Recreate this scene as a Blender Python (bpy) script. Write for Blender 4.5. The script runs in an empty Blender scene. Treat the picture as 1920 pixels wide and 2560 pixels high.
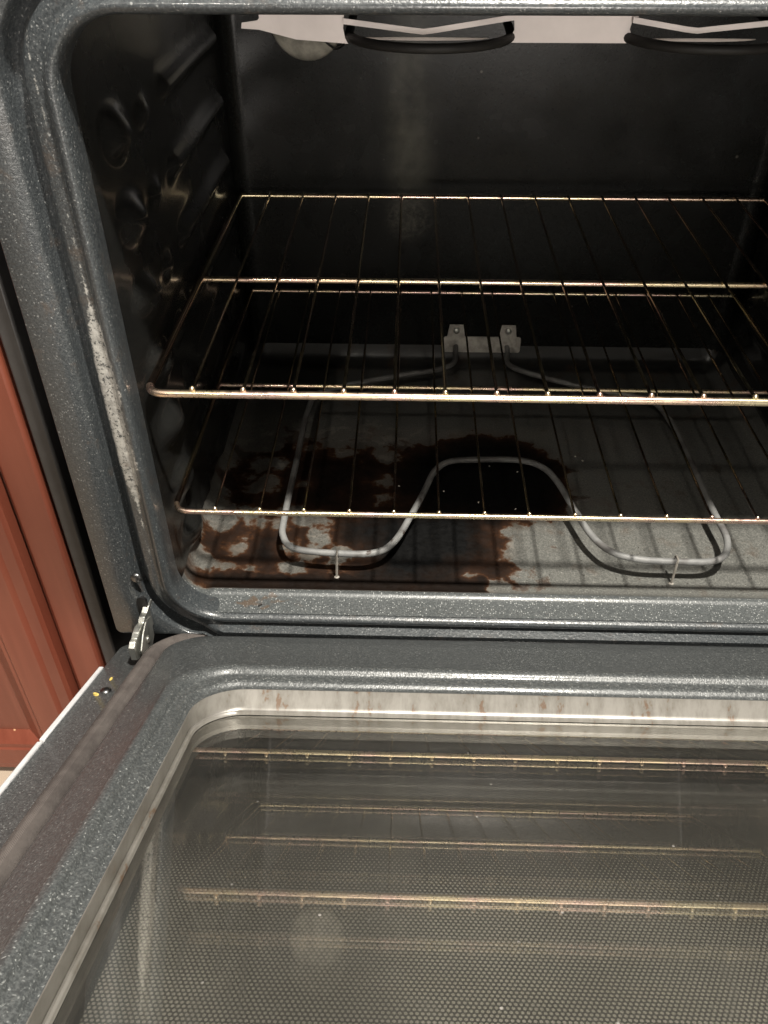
import bpy, bmesh, math, random
from mathutils import Vector, Matrix

random.seed(7)
SC = bpy.context.scene
COL = SC.collection
R = math.radians

# ------------------------------------------------------------------ camera
cd = bpy.data.cameras.new('camera')
cam = bpy.data.objects.new('camera', cd)
COL.objects.link(cam)
cd.sensor_fit = 'VERTICAL'
cd.sensor_height = 36.0
cd.lens = 2084.545 / 2560.0 * 36.0
cd.clip_start = 0.02
cd.clip_end = 60.0
rt = Vector((0.99958082, 0.02893036, -0.00110493))
dn = Vector((0.01749139, -0.63388155, -0.77323233))
fw = Vector((-0.02307028, 0.77288888, -0.63412187))
cam.matrix_world = Matrix(((rt.x, -dn.x, -fw.x, -0.10484484),
                           (rt.y, -dn.y, -fw.y, -0.53678592),
                           (rt.z, -dn.z, -fw.z, 0.44251795),
                           (0, 0, 0, 1)))
SC.camera = cam

# ------------------------------------------------------------------ world, lamps, exposure
w = bpy.data.worlds.new("World")
SC.world = w
w.use_nodes = True
bg = w.node_tree.nodes['Background']
wt = w.node_tree
wtc = wt.nodes.new('ShaderNodeTexCoord')
wsp = wt.nodes.new('ShaderNodeSeparateXYZ')
wt.links.new(wtc.outputs['Generated'], wsp.inputs[0])
wmr = wt.nodes.new('ShaderNodeMapRange')
wmr.interpolation_type = 'SMOOTHSTEP'
wt.links.new(wsp.outputs['Z'], wmr.inputs[0])
for _i, _v in zip((1, 2, 3, 4), (0.1, 0.6, 0.045, 0.24)):
    wmr.inputs[_i].default_value = _v
wt.links.new(wmr.outputs[0], bg.inputs[1])
bg.inputs[0].default_value = (1.0, 0.94, 0.86, 1)


def lamp(name, loc, target, size, power, color, size_y=None):
    l = bpy.data.lights.new(name, 'AREA')
    l.energy = power
    l.color = color
    l.size = size
    if size_y:
        l.shape = 'RECTANGLE'
        l.size_y = size_y
    else:
        l.shape = 'DISK'
    o = bpy.data.objects.new(name, l)
    COL.objects.link(o)
    o.location = loc
    o.rotation_euler = (Vector(target) - Vector(loc)).to_track_quat('-Z', 'Y').to_euler()
    return o


lamp('ceiling_lamp', (0.26, -0.52, 2.00), (0.0, -0.1, 0.0), 0.10, 110, (1.0, 0.95, 0.86))
lamp('kitchen_lamp', (-0.75, -1.75, 1.85), (0.0, 0.1, 0.0), 0.10, 12, (1.0, 0.93, 0.82))
lamp('front_fill', (0.3, -3.0, 0.32), (0.0, 0.3, 0.2), 0.8, 50, (1.0, 0.93, 0.86))  # added fill, set low in front to brighten the broil shield

SC.view_settings.view_transform = 'Standard'
SC.view_settings.look = 'None'
SC.view_settings.exposure = 0.0
SC.view_settings.gamma = 1.0
SC.render.engine = 'CYCLES'
SC.cycles.max_bounces = 10
SC.cycles.transparent_max_bounces = 24
SC.cycles.glossy_bounces = 6
SC.cycles.sample_clamp_indirect = 4.0


# ------------------------------------------------------------------ node helpers
class NT:
    def __init__(self, name):
        self.m = bpy.data.materials.new(name)
        self.m.use_nodes = True
        self.t = self.m.node_tree
        self.b = self.t.nodes['Principled BSDF']
        self.out = self.t.nodes['Material Output']
        tc = self.t.nodes.new('ShaderNodeTexCoord')
        self.co = tc.outputs['Object']

    def n(self, kind, **kw):
        nd = self.t.nodes.new(kind)
        for k, v in kw.items():
            setattr(nd, k, v)
        return nd

    def lk(self, a, b):
        self.t.links.new(a, b)

    def put(self, sock, v):
        if hasattr(v, 'is_output') or hasattr(v, 'links'):
            self.lk(v, sock)
        else:
            sock.default_value = v

    def math(self, op, a, b=0.0, c=None, clamp=False):
        nd = self.n('ShaderNodeMath', operation=op, use_clamp=clamp)
        self.put(nd.inputs[0], a)
        self.put(nd.inputs[1], b)
        if c is not None:
            self.put(nd.inputs[2], c)
        return nd.outputs[0]

    def vec(self, op, a, b=None, scale=None):
        nd = self.n('ShaderNodeVectorMath', operation=op)
        self.put(nd.inputs[0], a)
        if b is not None:
            self.put(nd.inputs[1], b)
        if scale is not None:
            nd.inputs['Scale'].default_value = scale
        return nd.outputs['Value'] if op in ('LENGTH', 'DOT_PRODUCT') else nd.outputs[0]

    def noise(self, scale, detail=2.0, rough=0.5, vec=None, dist=0.0, color=False):
        nd = self.n('ShaderNodeTexNoise')
        self.put(nd.inputs['Vector'], vec if vec is not None else self.co)
        nd.inputs['Scale'].default_value = scale
        nd.inputs['Detail'].default_value = detail
        nd.inputs['Roughness'].default_value = rough
        nd.inputs['Distortion'].default_value = dist
        return nd.outputs['Color'] if color else nd.outputs[0]

    def voro(self, scale, out='Distance', vec=None, feature='F1', rand=1.0):
        nd = self.n('ShaderNodeTexVoronoi', feature=feature)
        self.put(nd.inputs['Vector'], vec if vec is not None else self.co)
        nd.inputs['Scale'].default_value = scale
        nd.inputs['Randomness'].default_value = rand
        return nd.outputs[out]

    def step(self, v, lo, hi):
        nd = self.n('ShaderNodeMapRange', interpolation_type='SMOOTHSTEP')
        self.put(nd.inputs[0], v)
        nd.inputs[1].default_value = lo
        nd.inputs[2].default_value = hi
        return nd.outputs[0]

    def remap(self, v, lo, hi, a, b):
        nd = self.n('ShaderNodeMapRange')
        self.put(nd.inputs[0], v)
        for i, x in zip((1, 2, 3, 4), (lo, hi, a, b)):
            nd.inputs[i].default_value = x
        return nd.outputs[0]

    def mix(self, f, a, b):
        nd = self.n('ShaderNodeMix', data_type='RGBA')
        self.put(nd.inputs[0], f)
        for s, v in ((nd.inputs[6], a), (nd.inputs[7], b)):
            if isinstance(v, tuple):
                s.default_value = (*v[:3], 1)
            else:
                self.lk(v, s)
        return nd.outputs[2]

    def ramp(self, f, stops):
        nd = self.n('ShaderNodeValToRGB')
        self.put(nd.inputs[0], f)
        el = nd.color_ramp.elements
        while len(el) < len(stops):
            el.new(0.5)
        for e, (p, c) in zip(el, stops):
            e.position = p
            e.color = (*c, 1)
        return nd.outputs[0]

    def bump(self, h, strength, dist=0.001, normal=None):
        nd = self.n('ShaderNodeBump')
        nd.inputs['Strength'].default_value = strength
        nd.inputs['Distance'].default_value = dist
        self.lk(h, nd.inputs['Height'])
        if normal is not None:
            self.lk(normal, nd.inputs['Normal'])
        return nd.outputs[0]

    def set(self, **kw):
        names = dict(color='Base Color', rough='Roughness', metal='Metallic', normal='Normal',
                     coat='Coat Weight', coat_rough='Coat Roughness', spec='Specular IOR Level', ior='IOR',
                     coat_normal='Coat Normal', aniso='Anisotropic')
        for k, v in kw.items():
            s = self.b.inputs[names[k]]
            if isinstance(v, tuple):
                s.default_value = (*v[:3], 1)
            else:
                self.put(s, v)
        return self.m

    def xyz(self, vec=None):
        nd = self.n('ShaderNodeSeparateXYZ')
        self.lk(vec if vec is not None else self.co, nd.inputs[0])
        return nd.outputs

    def ell(self, c, r, weight=1.0, vec=None):
        """weight * (1 - |(p-c)/r|): positive inside an ellipsoid"""
        v = self.vec('SUBTRACT', vec if vec is not None else self.co, (c[0], c[1], c[2] if len(c) > 2 else 0))
        rr_ = (1 / r[0], 1 / r[1], 1 / r[2] if len(r) > 2 else 0.0)
        v = self.vec('MULTIPLY', v, rr_)
        return self.math('MULTIPLY', self.math('SUBTRACT', 1.0, self.vec('LENGTH', v)), weight)


def maxm(t, vals):
    r = vals[0]
    for v in vals[1:]:
        r = t.math('MAXIMUM', r, v)
    return r


# ------------------------------------------------------------------ materials
def enamel(name, base, light, fleck, rough=0.3, bump=0.25, density=0.5, coat=0.35, spec=0.5, build=None):
    t = NT(name)
    big = t.noise(14, 3, 0.6)
    mid = t.noise(650, 3, 0.7)
    col = t.mix(t.step(mid, 0.40, 0.64), base, light)
    wv = t.vec('ADD', t.co, t.vec('SCALE', t.vec('SUBTRACT', t.noise(300, 1, color=True), (0.5, 0.5, 0.5)), scale=0.004))
    v = t.voro(560, 'Distance', vec=wv)
    vc = t.xyz(t.voro(560, 'Color', vec=wv))
    pick = t.step(vc[0], 1 - density - 0.15, 1 - density + 0.15)
    fl = t.math('MULTIPLY', t.step(v, 0.42, 0.10), pick)
    fl = t.math('MULTIPLY', fl, t.remap(vc[1], 0.0, 1.0, 0.25, 1.0))
    fl = t.math('MULTIPLY', fl, t.remap(big, 0.3, 0.7, 0.4, 1.0))
    col = t.mix(fl, col, fleck)
    peel = t.math('ADD', t.math('MULTIPLY', t.noise(330, 2, 0.6), 1.0), t.math('MULTIPLY', t.noise(1000, 1), 0.4))
    nrm = t.bump(peel, bump, 0.0014)
    cn = t.bump(peel, bump * 0.3, 0.0014)
    r = t.remap(big, 0.3, 0.7, rough * 0.85, rough * 1.25)
    if build:
        res = build(t, col, r)
        col, r = res[:2]
        if len(res) > 2:
            nrm = t.bump(res[2], 0.4, 0.0015, nrm)
        if len(res) > 3:
            coat = res[3]
            spec = res[4]
    t.set(spec=spec, color=col, rough=r, normal=nrm, coat=coat, coat_rough=0.08, coat_normal=cn)
    return t.m


def frame_wear(t, col, r):
    # long scraped streak down the left lip where the enamel is worn to bare pale metal
    x, y, z = t.xyz()
    nz = t.noise(70, 4, 0.65)
    fine = t.noise(420, 3, 0.7)
    half = t.math('MULTIPLY', t.math('MULTIPLY', t.step(z, -0.005, 0.07), t.step(z, 0.225, 0.13)), 0.0088)
    d = t.math('ABSOLUTE', t.math('ADD', x, 0.3195))
    d = t.math('SUBTRACT', d, t.math('MULTIPLY', t.math('SUBTRACT', nz, 0.5), 0.009))
    d = t.math('SUBTRACT', d, t.math('MULTIPLY', t.math('SUBTRACT', fine, 0.5), 0.006))
    m = t.step(t.math('SUBTRACT', half, d), 0.0, 0.0022)
    m = t.math('MULTIPLY', m, t.step(fine, 0.36, 0.47))
    m = t.math('MULTIPLY', m, t.remap(t.noise(200, 3, 0.6), 0.3, 0.7, 0.45, 1.0))
    col = t.mix(m, col, (0.44, 0.43, 0.40))
    # brown dust on the flat
    bn = t.step(t.noise(45, 5, 0.7), 0.56, 0.72)
    col = t.mix(t.math('MULTIPLY', bn, 0.35), col, (0.10, 0.07, 0.05))
    return col, r


def floor_spill(t, col, r):
    x, y, z = t.xyz()
    flat = t.n('ShaderNodeCombineXYZ')
    t.lk(x, flat.inputs[0])
    t.lk(y, flat.inputs[1])
    p = flat.outputs[0]
    # rear shade painted into the floor colour, darker towards the back
    rear_shade = t.math('ADD', y, t.math('MULTIPLY', t.math('SUBTRACT', t.noise(7, 3, vec=p), 0.5), 0.12))
    dk = t.math('MULTIPLY', t.step(rear_shade, 0.18, 0.42), 0.70)
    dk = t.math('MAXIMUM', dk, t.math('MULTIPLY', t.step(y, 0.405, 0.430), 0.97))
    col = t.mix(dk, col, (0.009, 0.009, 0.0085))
    wob = t.noise(16, 5, 0.62, vec=p, color=True)
    wob = t.vec('SCALE', t.vec('SUBTRACT', wob, (0.5, 0.5, 0.5)), scale=0.07)
    q = t.vec('ADD', p, wob)
    core = t.ell((-0.022, 0.192), (0.104, 0.088), 2.4, q)
    tail = t.ell((-0.088, 0.085), (0.088, 0.085), 1.5, q)
    left = t.ell((-0.180, 0.180), (0.105, 0.080), 0.50, q)
    low = t.ell((-0.105, 0.040), (0.085, 0.030), 0.9, q)
    blot = t.ell((-0.238, 0.075), (0.060, 0.075), 0.46, q)
    specks = t.ell((-0.045, 0.062), (0.055, 0.04), 0.34, q)
    # a straight-edged band that ran along the front ridge
    xr = t.math('ADD', x, t.math('MULTIPLY', t.math('SUBTRACT', t.noise(90, 3, vec=p), 0.5), 0.016))
    bx = t.math('MULTIPLY', t.step(x, -0.292, -0.280), t.step(xr, -0.0225, -0.0285))
    by = t.math('MULTIPLY', t.step(y, 0.0125, 0.0145), t.step(t.math('ADD', y, t.math('MULTIPLY', t.noise(60, 3, vec=p), 0.030)), 0.056, 0.046))
    band = t.math('MULTIPLY', t.math('MULTIPLY', bx, by), 0.55)
    # rounded islands where the crust has flaked off
    isl = t.voro(34, 'Distance', vec=t.vec('ADD', p, t.vec('SCALE', t.vec('SUBTRACT', t.noise(45, 3, vec=p, color=True), (0.5, 0.5, 0.5)), scale=0.022)))
    isl = t.math('ADD', t.math('SUBTRACT', isl, 0.48), t.math('MULTIPLY', t.math('SUBTRACT', t.noise(85, 4, 0.65, vec=p), 0.5), 0.5))
    f = maxm(t, [core, tail, left, low, blot, specks])
    n1 = t.math('SUBTRACT', t.noise(30, 5, 0.62, vec=p), 0.5)
    n2 = t.math('SUBTRACT', t.noise(150, 3, 0.6, vec=p), 0.5)
    f = t.math('ADD', f, t.math('MULTIPLY', n1, 0.75))
    f = t.math('ADD', f, t.math('MULTIPLY', n2, 0.22))
    f = t.math('ADD', f, t.math('MULTIPLY', isl, 0.75))
    f = t.math('MAXIMUM', f, t.math('ADD', band, t.math('MULTIPLY', n1, 0.5)))
    inside = t.step(maxm(t, [core, tail, left, low, blot, specks, t.math('SUBTRACT', band, 0.1)]), -0.22, -0.02)
    cov = t.math('MULTIPLY', t.step(f, 0.02, 0.15), inside)
    cov = t.math('MULTIPLY', cov, t.step(y, 0.012, 0.0135))
    scol = t.ramp(t.math('MULTIPLY', f, 1.0, clamp=True),
                  [(0.04, (0.085, 0.052, 0.030)), (0.12, (0.050, 0.022, 0.010)), (0.22, (0.020, 0.010, 0.006)),
                   (0.55, (0.008, 0.005, 0.0036)), (1.0, (0.003, 0.003, 0.003))])
    # pale flaked film round the stain
    film = t.math('MULTIPLY', t.step(t.noise(55, 4, 0.6, vec=p, dist=0.6), 0.52, 0.6), t.step(maxm(t, [left, blot, tail]), -0.5, 0.1))
    col = t.mix(t.math('MULTIPLY', film, 0.5), col, (0.27, 0.25, 0.22))
    soot_shade = t.math('MULTIPLY', t.step(maxm(t, [left, blot, tail, core]), -0.35, 0.25), t.remap(t.noise(26, 4, 0.6, vec=p), 0.35, 0.65, 0.15, 0.8))
    col = t.mix(soot_shade, col, (0.060, 0.044, 0.032))
    # dark pits all over
    pit = t.math('MULTIPLY', t.step(t.voro(240, 'Distance', vec=p), 0.22, 0.12), t.step(t.xyz(t.voro(240, 'Color', vec=p))[1], 0.80, 0.84))
    col = t.mix(pit, col, (0.03, 0.025, 0.02))
    col = t.mix(cov, col, scol)
    ledge = t.step(y, 0.0135, 0.0105)
    fl2 = t.math('MULTIPLY', t.step(t.voro(560, 'Distance'), 0.42, 0.12), t.step(t.xyz(t.voro(560, 'Color'))[0], 0.45, 0.8))
    col = t.mix(ledge, col, t.mix(fl2, t.mix(t.step(t.noise(650, 3, 0.7), 0.4, 0.64), (0.060, 0.065, 0.066), (0.105, 0.112, 0.112)), (0.40, 0.41, 0.40)))
    # thin brown smears on the front ledge
    sm = t.ell((-0.215, -0.006), (0.05, 0.010), 0.5, q)
    sm2 = t.ell((-0.245, 0.0015), (0.08, 0.006), 0.6, q)
    smm = t.step(t.math('ADD', t.math('MAXIMUM', sm, sm2), t.math('MULTIPLY', n1, 1.6)), 0.30, 0.5)
    smm = t.math('MULTIPLY', smm, t.step(y, 0.012, 0.004))
    col = t.mix(t.math('MULTIPLY', smm, 0.5), col, (0.10, 0.055, 0.025))
    r = t.math('ADD', r, t.math('MULTIPLY', cov, t.remap(n2, -0.2, 0.2, 0.05, 0.35)))
    crust = t.math('MULTIPLY', cov, t.math('ADD', 0.75, t.math('ADD', t.math('MULTIPLY', n2, 0.7), t.math('MULTIPLY', isl, 0.8))))
    return col, r, crust, t.math('MULTIPLY', t.math('SUBTRACT', 1.0, dk), t.math('SUBTRACT', 0.9, t.math('MULTIPLY', cov, 0.85))), t.math('SUBTRACT', 0.5, t.math('MULTIPLY', cov, 0.36))


M = {}
M['enamel'] = enamel('speckled_enamel', (0.042, 0.0455, 0.0465), (0.080, 0.085, 0.085), (0.34, 0.35, 0.34), 0.36, 0.26, 0.48, coat=0.12, spec=0.42)
M['frame'] = enamel('frame_enamel', (0.029, 0.033, 0.036), (0.056, 0.062, 0.065), (0.31, 0.315, 0.31), 0.32, 0.22, 0.36, coat=0.4, build=frame_wear)
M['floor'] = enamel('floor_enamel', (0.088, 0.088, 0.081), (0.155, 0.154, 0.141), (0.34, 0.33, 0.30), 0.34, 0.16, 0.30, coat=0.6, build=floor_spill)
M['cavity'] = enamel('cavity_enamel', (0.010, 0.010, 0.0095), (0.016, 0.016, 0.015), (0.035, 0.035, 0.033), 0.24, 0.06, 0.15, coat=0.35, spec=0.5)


def back_glow_dirt(t, col, r):
    x, y, z = t.xyz()
    d = t.ell((-0.105, 0.45, 0.19), (0.040, 1.0, 0.16), 1.0)  # upright reflected glow painted into the wall colour
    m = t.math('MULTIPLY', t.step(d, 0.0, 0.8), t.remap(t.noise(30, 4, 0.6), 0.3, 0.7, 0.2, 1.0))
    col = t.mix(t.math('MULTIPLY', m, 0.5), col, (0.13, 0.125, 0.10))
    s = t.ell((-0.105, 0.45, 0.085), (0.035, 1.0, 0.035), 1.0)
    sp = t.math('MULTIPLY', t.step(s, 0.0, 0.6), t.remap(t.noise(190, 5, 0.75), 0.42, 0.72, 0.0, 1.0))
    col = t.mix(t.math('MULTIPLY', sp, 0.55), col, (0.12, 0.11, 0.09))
    sp2 = t.math('MULTIPLY', t.step(t.voro(38, 'Distance'), 0.075, 0.03), t.step(t.xyz(t.voro(38, 'Color'))[0], 0.82, 0.86))
    col = t.mix(t.math('MULTIPLY', sp2, 0.6), col, (0.12, 0.11, 0.095))
    r = t.math('ADD', r, t.math('MULTIPLY', t.step(t.noise(6, 4, 0.6), 0.45, 0.65), 0.06))
    return col, r


M['back'] = enamel('back_wall_enamel', (0.0045, 0.0045, 0.0040), (0.007, 0.007, 0.0063), (0.03, 0.06, 0.055), 0.22, 0.05, 0.12, coat=0.0, spec=0.16, build=back_glow_dirt)


def metal(name, color, rough, var=0.15, bumpy=0.0, scale=60):
    t = NT(name)
    n = t.noise(scale, 4, 0.6)
    col = t.mix(t.step(n, 0.35, 0.7), color, tuple(c * (1 - var * 2) for c in color))
    kw = {}
    if bumpy:
        kw['normal'] = t.bump(t.noise(500, 2), bumpy, 0.0006)
    t.set(color=col, metal=1.0, rough=t.remap(n, 0.3, 0.7, rough * 0.8, rough * 1.3), **kw)
    return t.m


def rack_metal(name, dim, r0, r1):
    t = NT(name)
    n = t.noise(9, 3, 0.6)
    n2 = t.noise(170, 3, 0.65)
    c = [(0.95, 0.86, 0.60), (0.95, 0.78, 0.50), (0.92, 0.64, 0.54), (0.95, 0.82, 0.58)]
    col = t.ramp(n, list(zip((0.32, 0.47, 0.58, 0.7), [tuple(k * dim for k in q) for q in c])))
    col = t.mix(t.math('MULTIPLY', t.step(n2, 0.70, 0.77), 0.75), col, (0.25, 0.12, 0.06))
    t.set(color=col, metal=1.0, rough=t.remap(n2, 0.3, 0.7, r0, r1), normal=t.bump(n2, 0.02, 0.0003))
    return t.m


M['rack_wire'] = rack_metal('shaded_rack_wire', 0.50, 0.13, 0.24)  # same metal, dimmer: dark oven reflections put into its colour
M['rack'] = rack_metal('tarnished_chrome', 1.04, 0.24, 0.34)

M['hinge'] = metal('galvanised_steel', (0.62, 0.62, 0.58), 0.42, 0.1, 0.2, 150)
M['trim'] = None
M['screw'] = metal('dark_screw', (0.20, 0.20, 0.20), 0.35)


def element_mat():
    t = NT('sheathed_element_grey')
    n = t.noise(70, 3, 0.6)
    n2 = t.noise(28, 3)
    col = t.mix(t.step(n, 0.35, 0.7), (0.215, 0.215, 0.21), (0.150, 0.150, 0.148))
    col = t.mix(t.math('MULTIPLY', t.step(n2, 0.50, 0.62), 0.8), col, (0.070, 0.064, 0.060))
    ex, ey, ez = t.xyz()
    soot_shade = t.math('MULTIPLY', t.step(ey, 0.06, 0.24), t.remap(t.noise(20, 3), 0.3, 0.7, 0.45, 1.0))  # dimness of the rear runs painted into the element colour
    col = t.mix(t.math('MULTIPLY', soot_shade, 0.75), col, (0.055, 0.050, 0.046))
    drip = t.math('MULTIPLY', t.step(t.noise(55, 4, 0.65), 0.58, 0.64), t.step(t.ell((-0.09, 0.10, -0.081), (0.11, 0.13, 0.05), 1.0), 0.0, 0.4))
    col = t.mix(t.math('MULTIPLY', drip, 0.85), col, (0.035, 0.020, 0.013))
    t.set(color=col, rough=0.55, normal=t.bump(t.noise(700, 2), 0.2, 0.0004))
    return t.m


M['element'] = element_mat()


def matte(name, color, rough=0.6, var=0.3, scale=40, spec=0.4):
    t = NT(name)
    n = t.noise(scale, 4, 0.6)
    col = t.mix(t.step(n, 0.3, 0.7), color, tuple(c * (1 - var) for c in color))
    t.set(color=col, rough=rough, spec=spec, normal=t.bump(t.noise(scale * 8, 2), 0.15, 0.0006))
    return t.m


M['plate'] = matte('stained_terminal_plate', (0.44, 0.41, 0.37), 0.5, 0.45, 90)
M['clip'] = matte('clip_steel', (0.36, 0.33, 0.29), 0.5, 0.4, 200)
M['shield'] = matte('aluminised_shield', (0.66, 0.60, 0.58), 0.55, 0.14, 25)
M['lampglass'] = matte('cloudy_lamp_glass', (0.27, 0.255, 0.215), 0.4, 0.5, 60, 0.15)
M['black'] = matte('black_sheet', (0.010, 0.010, 0.010), 0.5, 0.3, 30, 0.3)
M['trim'] = matte('pale_trim', (0.60, 0.60, 0.61), 0.4, 0.15, 120)
M['side'] = matte('dark_side_panel', (0.045, 0.043, 0.042), 0.4, 0.2, 40)
M['outer'] = matte('door_skin', (0.02, 0.02, 0.022), 0.3, 0.2, 30, 0.5)
M['dark_tube'] = matte('burnt_broil_tube', (0.012, 0.011, 0.010), 0.6, 0.3, 60, 0.25)


def gasket_mat():
    t = NT('woven_gasket')
    wv = t.n('ShaderNodeTexWave', wave_type='BANDS', bands_direction='DIAGONAL')
    wv.inputs['Scale'].default_value = 260
    wv.inputs['Distortion'].default_value = 2.0
    n = t.noise(40, 4, 0.6)
    col = t.mix(t.step(n, 0.35, 0.7), (0.115, 0.100, 0.092), (0.070, 0.060, 0.056))
    t.set(color=col, rough=0.75, spec=0.25, normal=t.bump(wv.outputs[0], 0.5, 0.0007))
    return t.m


M['gasket'] = gasket_mat()


def rim_mat():
    t = NT('window_rim_steel')
    x, y, z = t.xyz()
    sx = t.vec('MULTIPLY', t.co, (1.0, 0.35, 0.35))
    n = t.noise(105, 4, 0.7, vec=sx)
    n2 = t.noise(190, 3, 0.6)
    col = t.mix(t.step(n, 0.35, 0.65), (0.205, 0.194, 0.176), (0.142, 0.132, 0.116))
    col = t.mix(t.math('MULTIPLY', t.math('MULTIPLY', t.step(n, 0.57, 0.64), t.step(n2, 0.44, 0.56)), 0.8), col, (0.11, 0.062, 0.034))
    col = t.mix(t.step(t.noise(55, 2, 0.5, vec=sx), 0.745, 0.765), col, (0.07, 0.015, 0.008))
    t.set(color=col, rough=0.36, spec=0.6, metal=0.3)
    return t.m


M['rim'] = rim_mat()


def pane_mat(name, film, filmcol, tint, gain):
    """thin coated pane: mirror by Fresnel, clear through, and a greasy film that scatters a little"""
    t = NT(name)
    t.t.nodes.remove(t.b)
    geo = t.n('ShaderNodeNewGeometry')
    ior = t.math('SUBTRACT', 1.55, t.math('MULTIPLY', geo.outputs['Backfacing'], 1.55 - 1 / 1.55))
    fr = t.n('ShaderNodeFresnel')
    t.lk(ior, fr.inputs[0])
    gl = t.n('ShaderNodeBsdfGlossy')
    gl.inputs['Roughness'].default_value = 0.012
    gl.inputs['Color'].default_value = (1.0, 0.985, 0.93, 1)
    tr = t.n('ShaderNodeBsdfTransparent')
    tr.inputs[0].default_value = (*tint, 1)
    df = t.n('ShaderNodeBsdfDiffuse')
    df.inputs[0].default_value = (*filmcol, 1)
    m1 = t.n('ShaderNodeMixShader')
    big = t.noise(9, 4, 0.6)
    fine = t.noise(120, 3, 0.6)
    fa = t.math('MULTIPLY', t.remap(big, 0.3, 0.7, film * 0.55, film * 1.4), t.remap(fine, 0.2, 0.8, 0.8, 1.2))
    if film > 0.03:
        wob = t.vec('ADD', t.co, t.vec('SCALE', t.vec('SUBTRACT', t.noise(12, 3, color=True), (0.5, 0.5, 0.5)), scale=0.05))
        st = maxm(t, [t.ell((-0.228, -0.36, 0), (0.009, 0.12), 1.0, wob), t.ell((-0.155, -0.37, 0), (0.006, 0.13), 0.6, wob), t.ell((0.075, -0.30, 0), (0.02, 0.16), 0.5, wob)])
        fa = t.math('ADD', fa, t.math('MULTIPLY', t.step(st, 0.0, 1.0), 0.05))
        wipe = t.noise(1.0, 4, 0.6, vec=t.vec('MULTIPLY', wob, (70, 5, 1)))
        fa = t.math('MULTIPLY', fa, t.remap(wipe, 0.3, 0.7, 0.6, 1.35))
    sp = t.math('MULTIPLY', t.step(t.voro(85, 'Distance'), 0.085, 0.05), t.step(t.xyz(t.voro(85, 'Color'))[0], 0.86, 0.9))
    fa = t.math('MAXIMUM', fa, t.math('MULTIPLY', sp, 0.5 if film > 0.02 else 0.0))
    if film > 0.03:
        q = t.vec('ADD', t.co, t.vec('SCALE', t.vec('SUBTRACT', t.noise(60, 3, color=True), (0.5, 0.5, 0.5)), scale=0.012))
        sm = t.step(t.ell((-0.2209, -0.298, 0), (0.006, 0.018), 1.0, q), 0.1, 0.9)
        t.lk(t.mix(sm, filmcol, (0.22, 0.10, 0.07)), df.inputs[0])
        fa = t.math('MAXIMUM', fa, t.math('MULTIPLY', sm, 0.35))
    t.lk(fa, m1.inputs[0])
    t.lk(tr.outputs[0], m1.inputs[1])
    t.lk(df.outputs[0], m1.inputs[2])
    m2 = t.n('ShaderNodeMixShader')
    t.lk(t.math('MINIMUM', t.math('MULTIPLY', fr.outputs[0], gain), 0.62), m2.inputs[0])
    t.lk(m1.outputs[0], m2.inputs[1])
    t.lk(gl.outputs[0], m2.inputs[2])
    t.lk(m2.outputs[0], t.out.inputs[0])
    return t.m


M['pane'] = pane_mat('window_glass', 0.024, (0.50, 0.475, 0.44), (0.96, 0.965, 0.97), 4.0)
M['pane2'] = pane_mat('inner_window_glass', 0.02, (0.4, 0.39, 0.35), (0.97, 0.98, 0.97), 2.4)


def dots_mat():
    t = NT('dotted_outer_glass')
    x, y, z = t.xyz()
    pit = 0.0028
    u = t.math('DIVIDE', x, pit)
    v = t.math('DIVIDE', y, pit * 0.866)
    row = t.math('FLOOR', v)
    par = t.math('MULTIPLY', t.math('FRACT', t.math('MULTIPLY', row, 0.5)), 1.0)
    fu = t.math('SUBTRACT', t.math('FRACT', t.math('ADD', u, par)), 0.5)
    fv = t.math('MULTIPLY', t.math('SUBTRACT', t.math('FRACT', v), 0.5), 0.866)
    d = t.math('SQRT', t.math('ADD', t.math('MULTIPLY', fu, fu), t.math('MULTIPLY', fv, fv)))
    rad = t.math('MULTIPLY', t.step(t.math('ABSOLUTE', y), 0.215, 0.33), 0.33)
    m = t.step(t.math('SUBTRACT', rad, d), -0.03, 0.04)
    big = t.noise(7, 3, 0.6)
    inn = t.math('MULTIPLY', t.step(t.math('ABSOLUTE', x), 0.2565, 0.2555), t.step(t.math('ABSOLUTE', y), 0.190, 0.195))
    m = t.math('MULTIPLY', m, inn)
    dc = t.mix(t.step(big, 0.3, 0.7), (0.52, 0.475, 0.415), (0.28, 0.255, 0.225))
    bg_ = t.mix(inn, (0.012, 0.012, 0.012), (0.066, 0.058, 0.050))
    t.set(color=t.mix(m, bg_, dc), rough=0.35)
    return t.m


M['dots'] = dots_mat()


def wood_mat():
    t = NT('cherry_stained_wood')
    s = t.vec('MULTIPLY', t.co, (60, 60, 3.2))
    n = t.noise(1.0, 5, 0.6, vec=s, dist=0.4)
    n2 = t.noise(9, 3, 0.5)
    col = t.ramp(n, [(0.3, (0.145, 0.036, 0.020)), (0.55, (0.175, 0.047, 0.027)), (0.75, (0.205, 0.060, 0.035))])
    col = t.mix(t.math('MULTIPLY', t.step(n2, 0.4, 0.7), 0.3), col, (0.20, 0.062, 0.036))
    spk = t.math('MULTIPLY', t.step(t.voro(60, 'Distance'), 0.10, 0.05), t.step(t.xyz(t.voro(60, 'Color'))[0], 0.9, 0.93))
    col = t.mix(spk, col, (0.5, 0.28, 0.16))
    t.set(color=col, rough=0.32, spec=0.5, normal=t.bump(n, 0.12, 0.0006))
    return t.m


M['wood'] = wood_mat()


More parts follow.
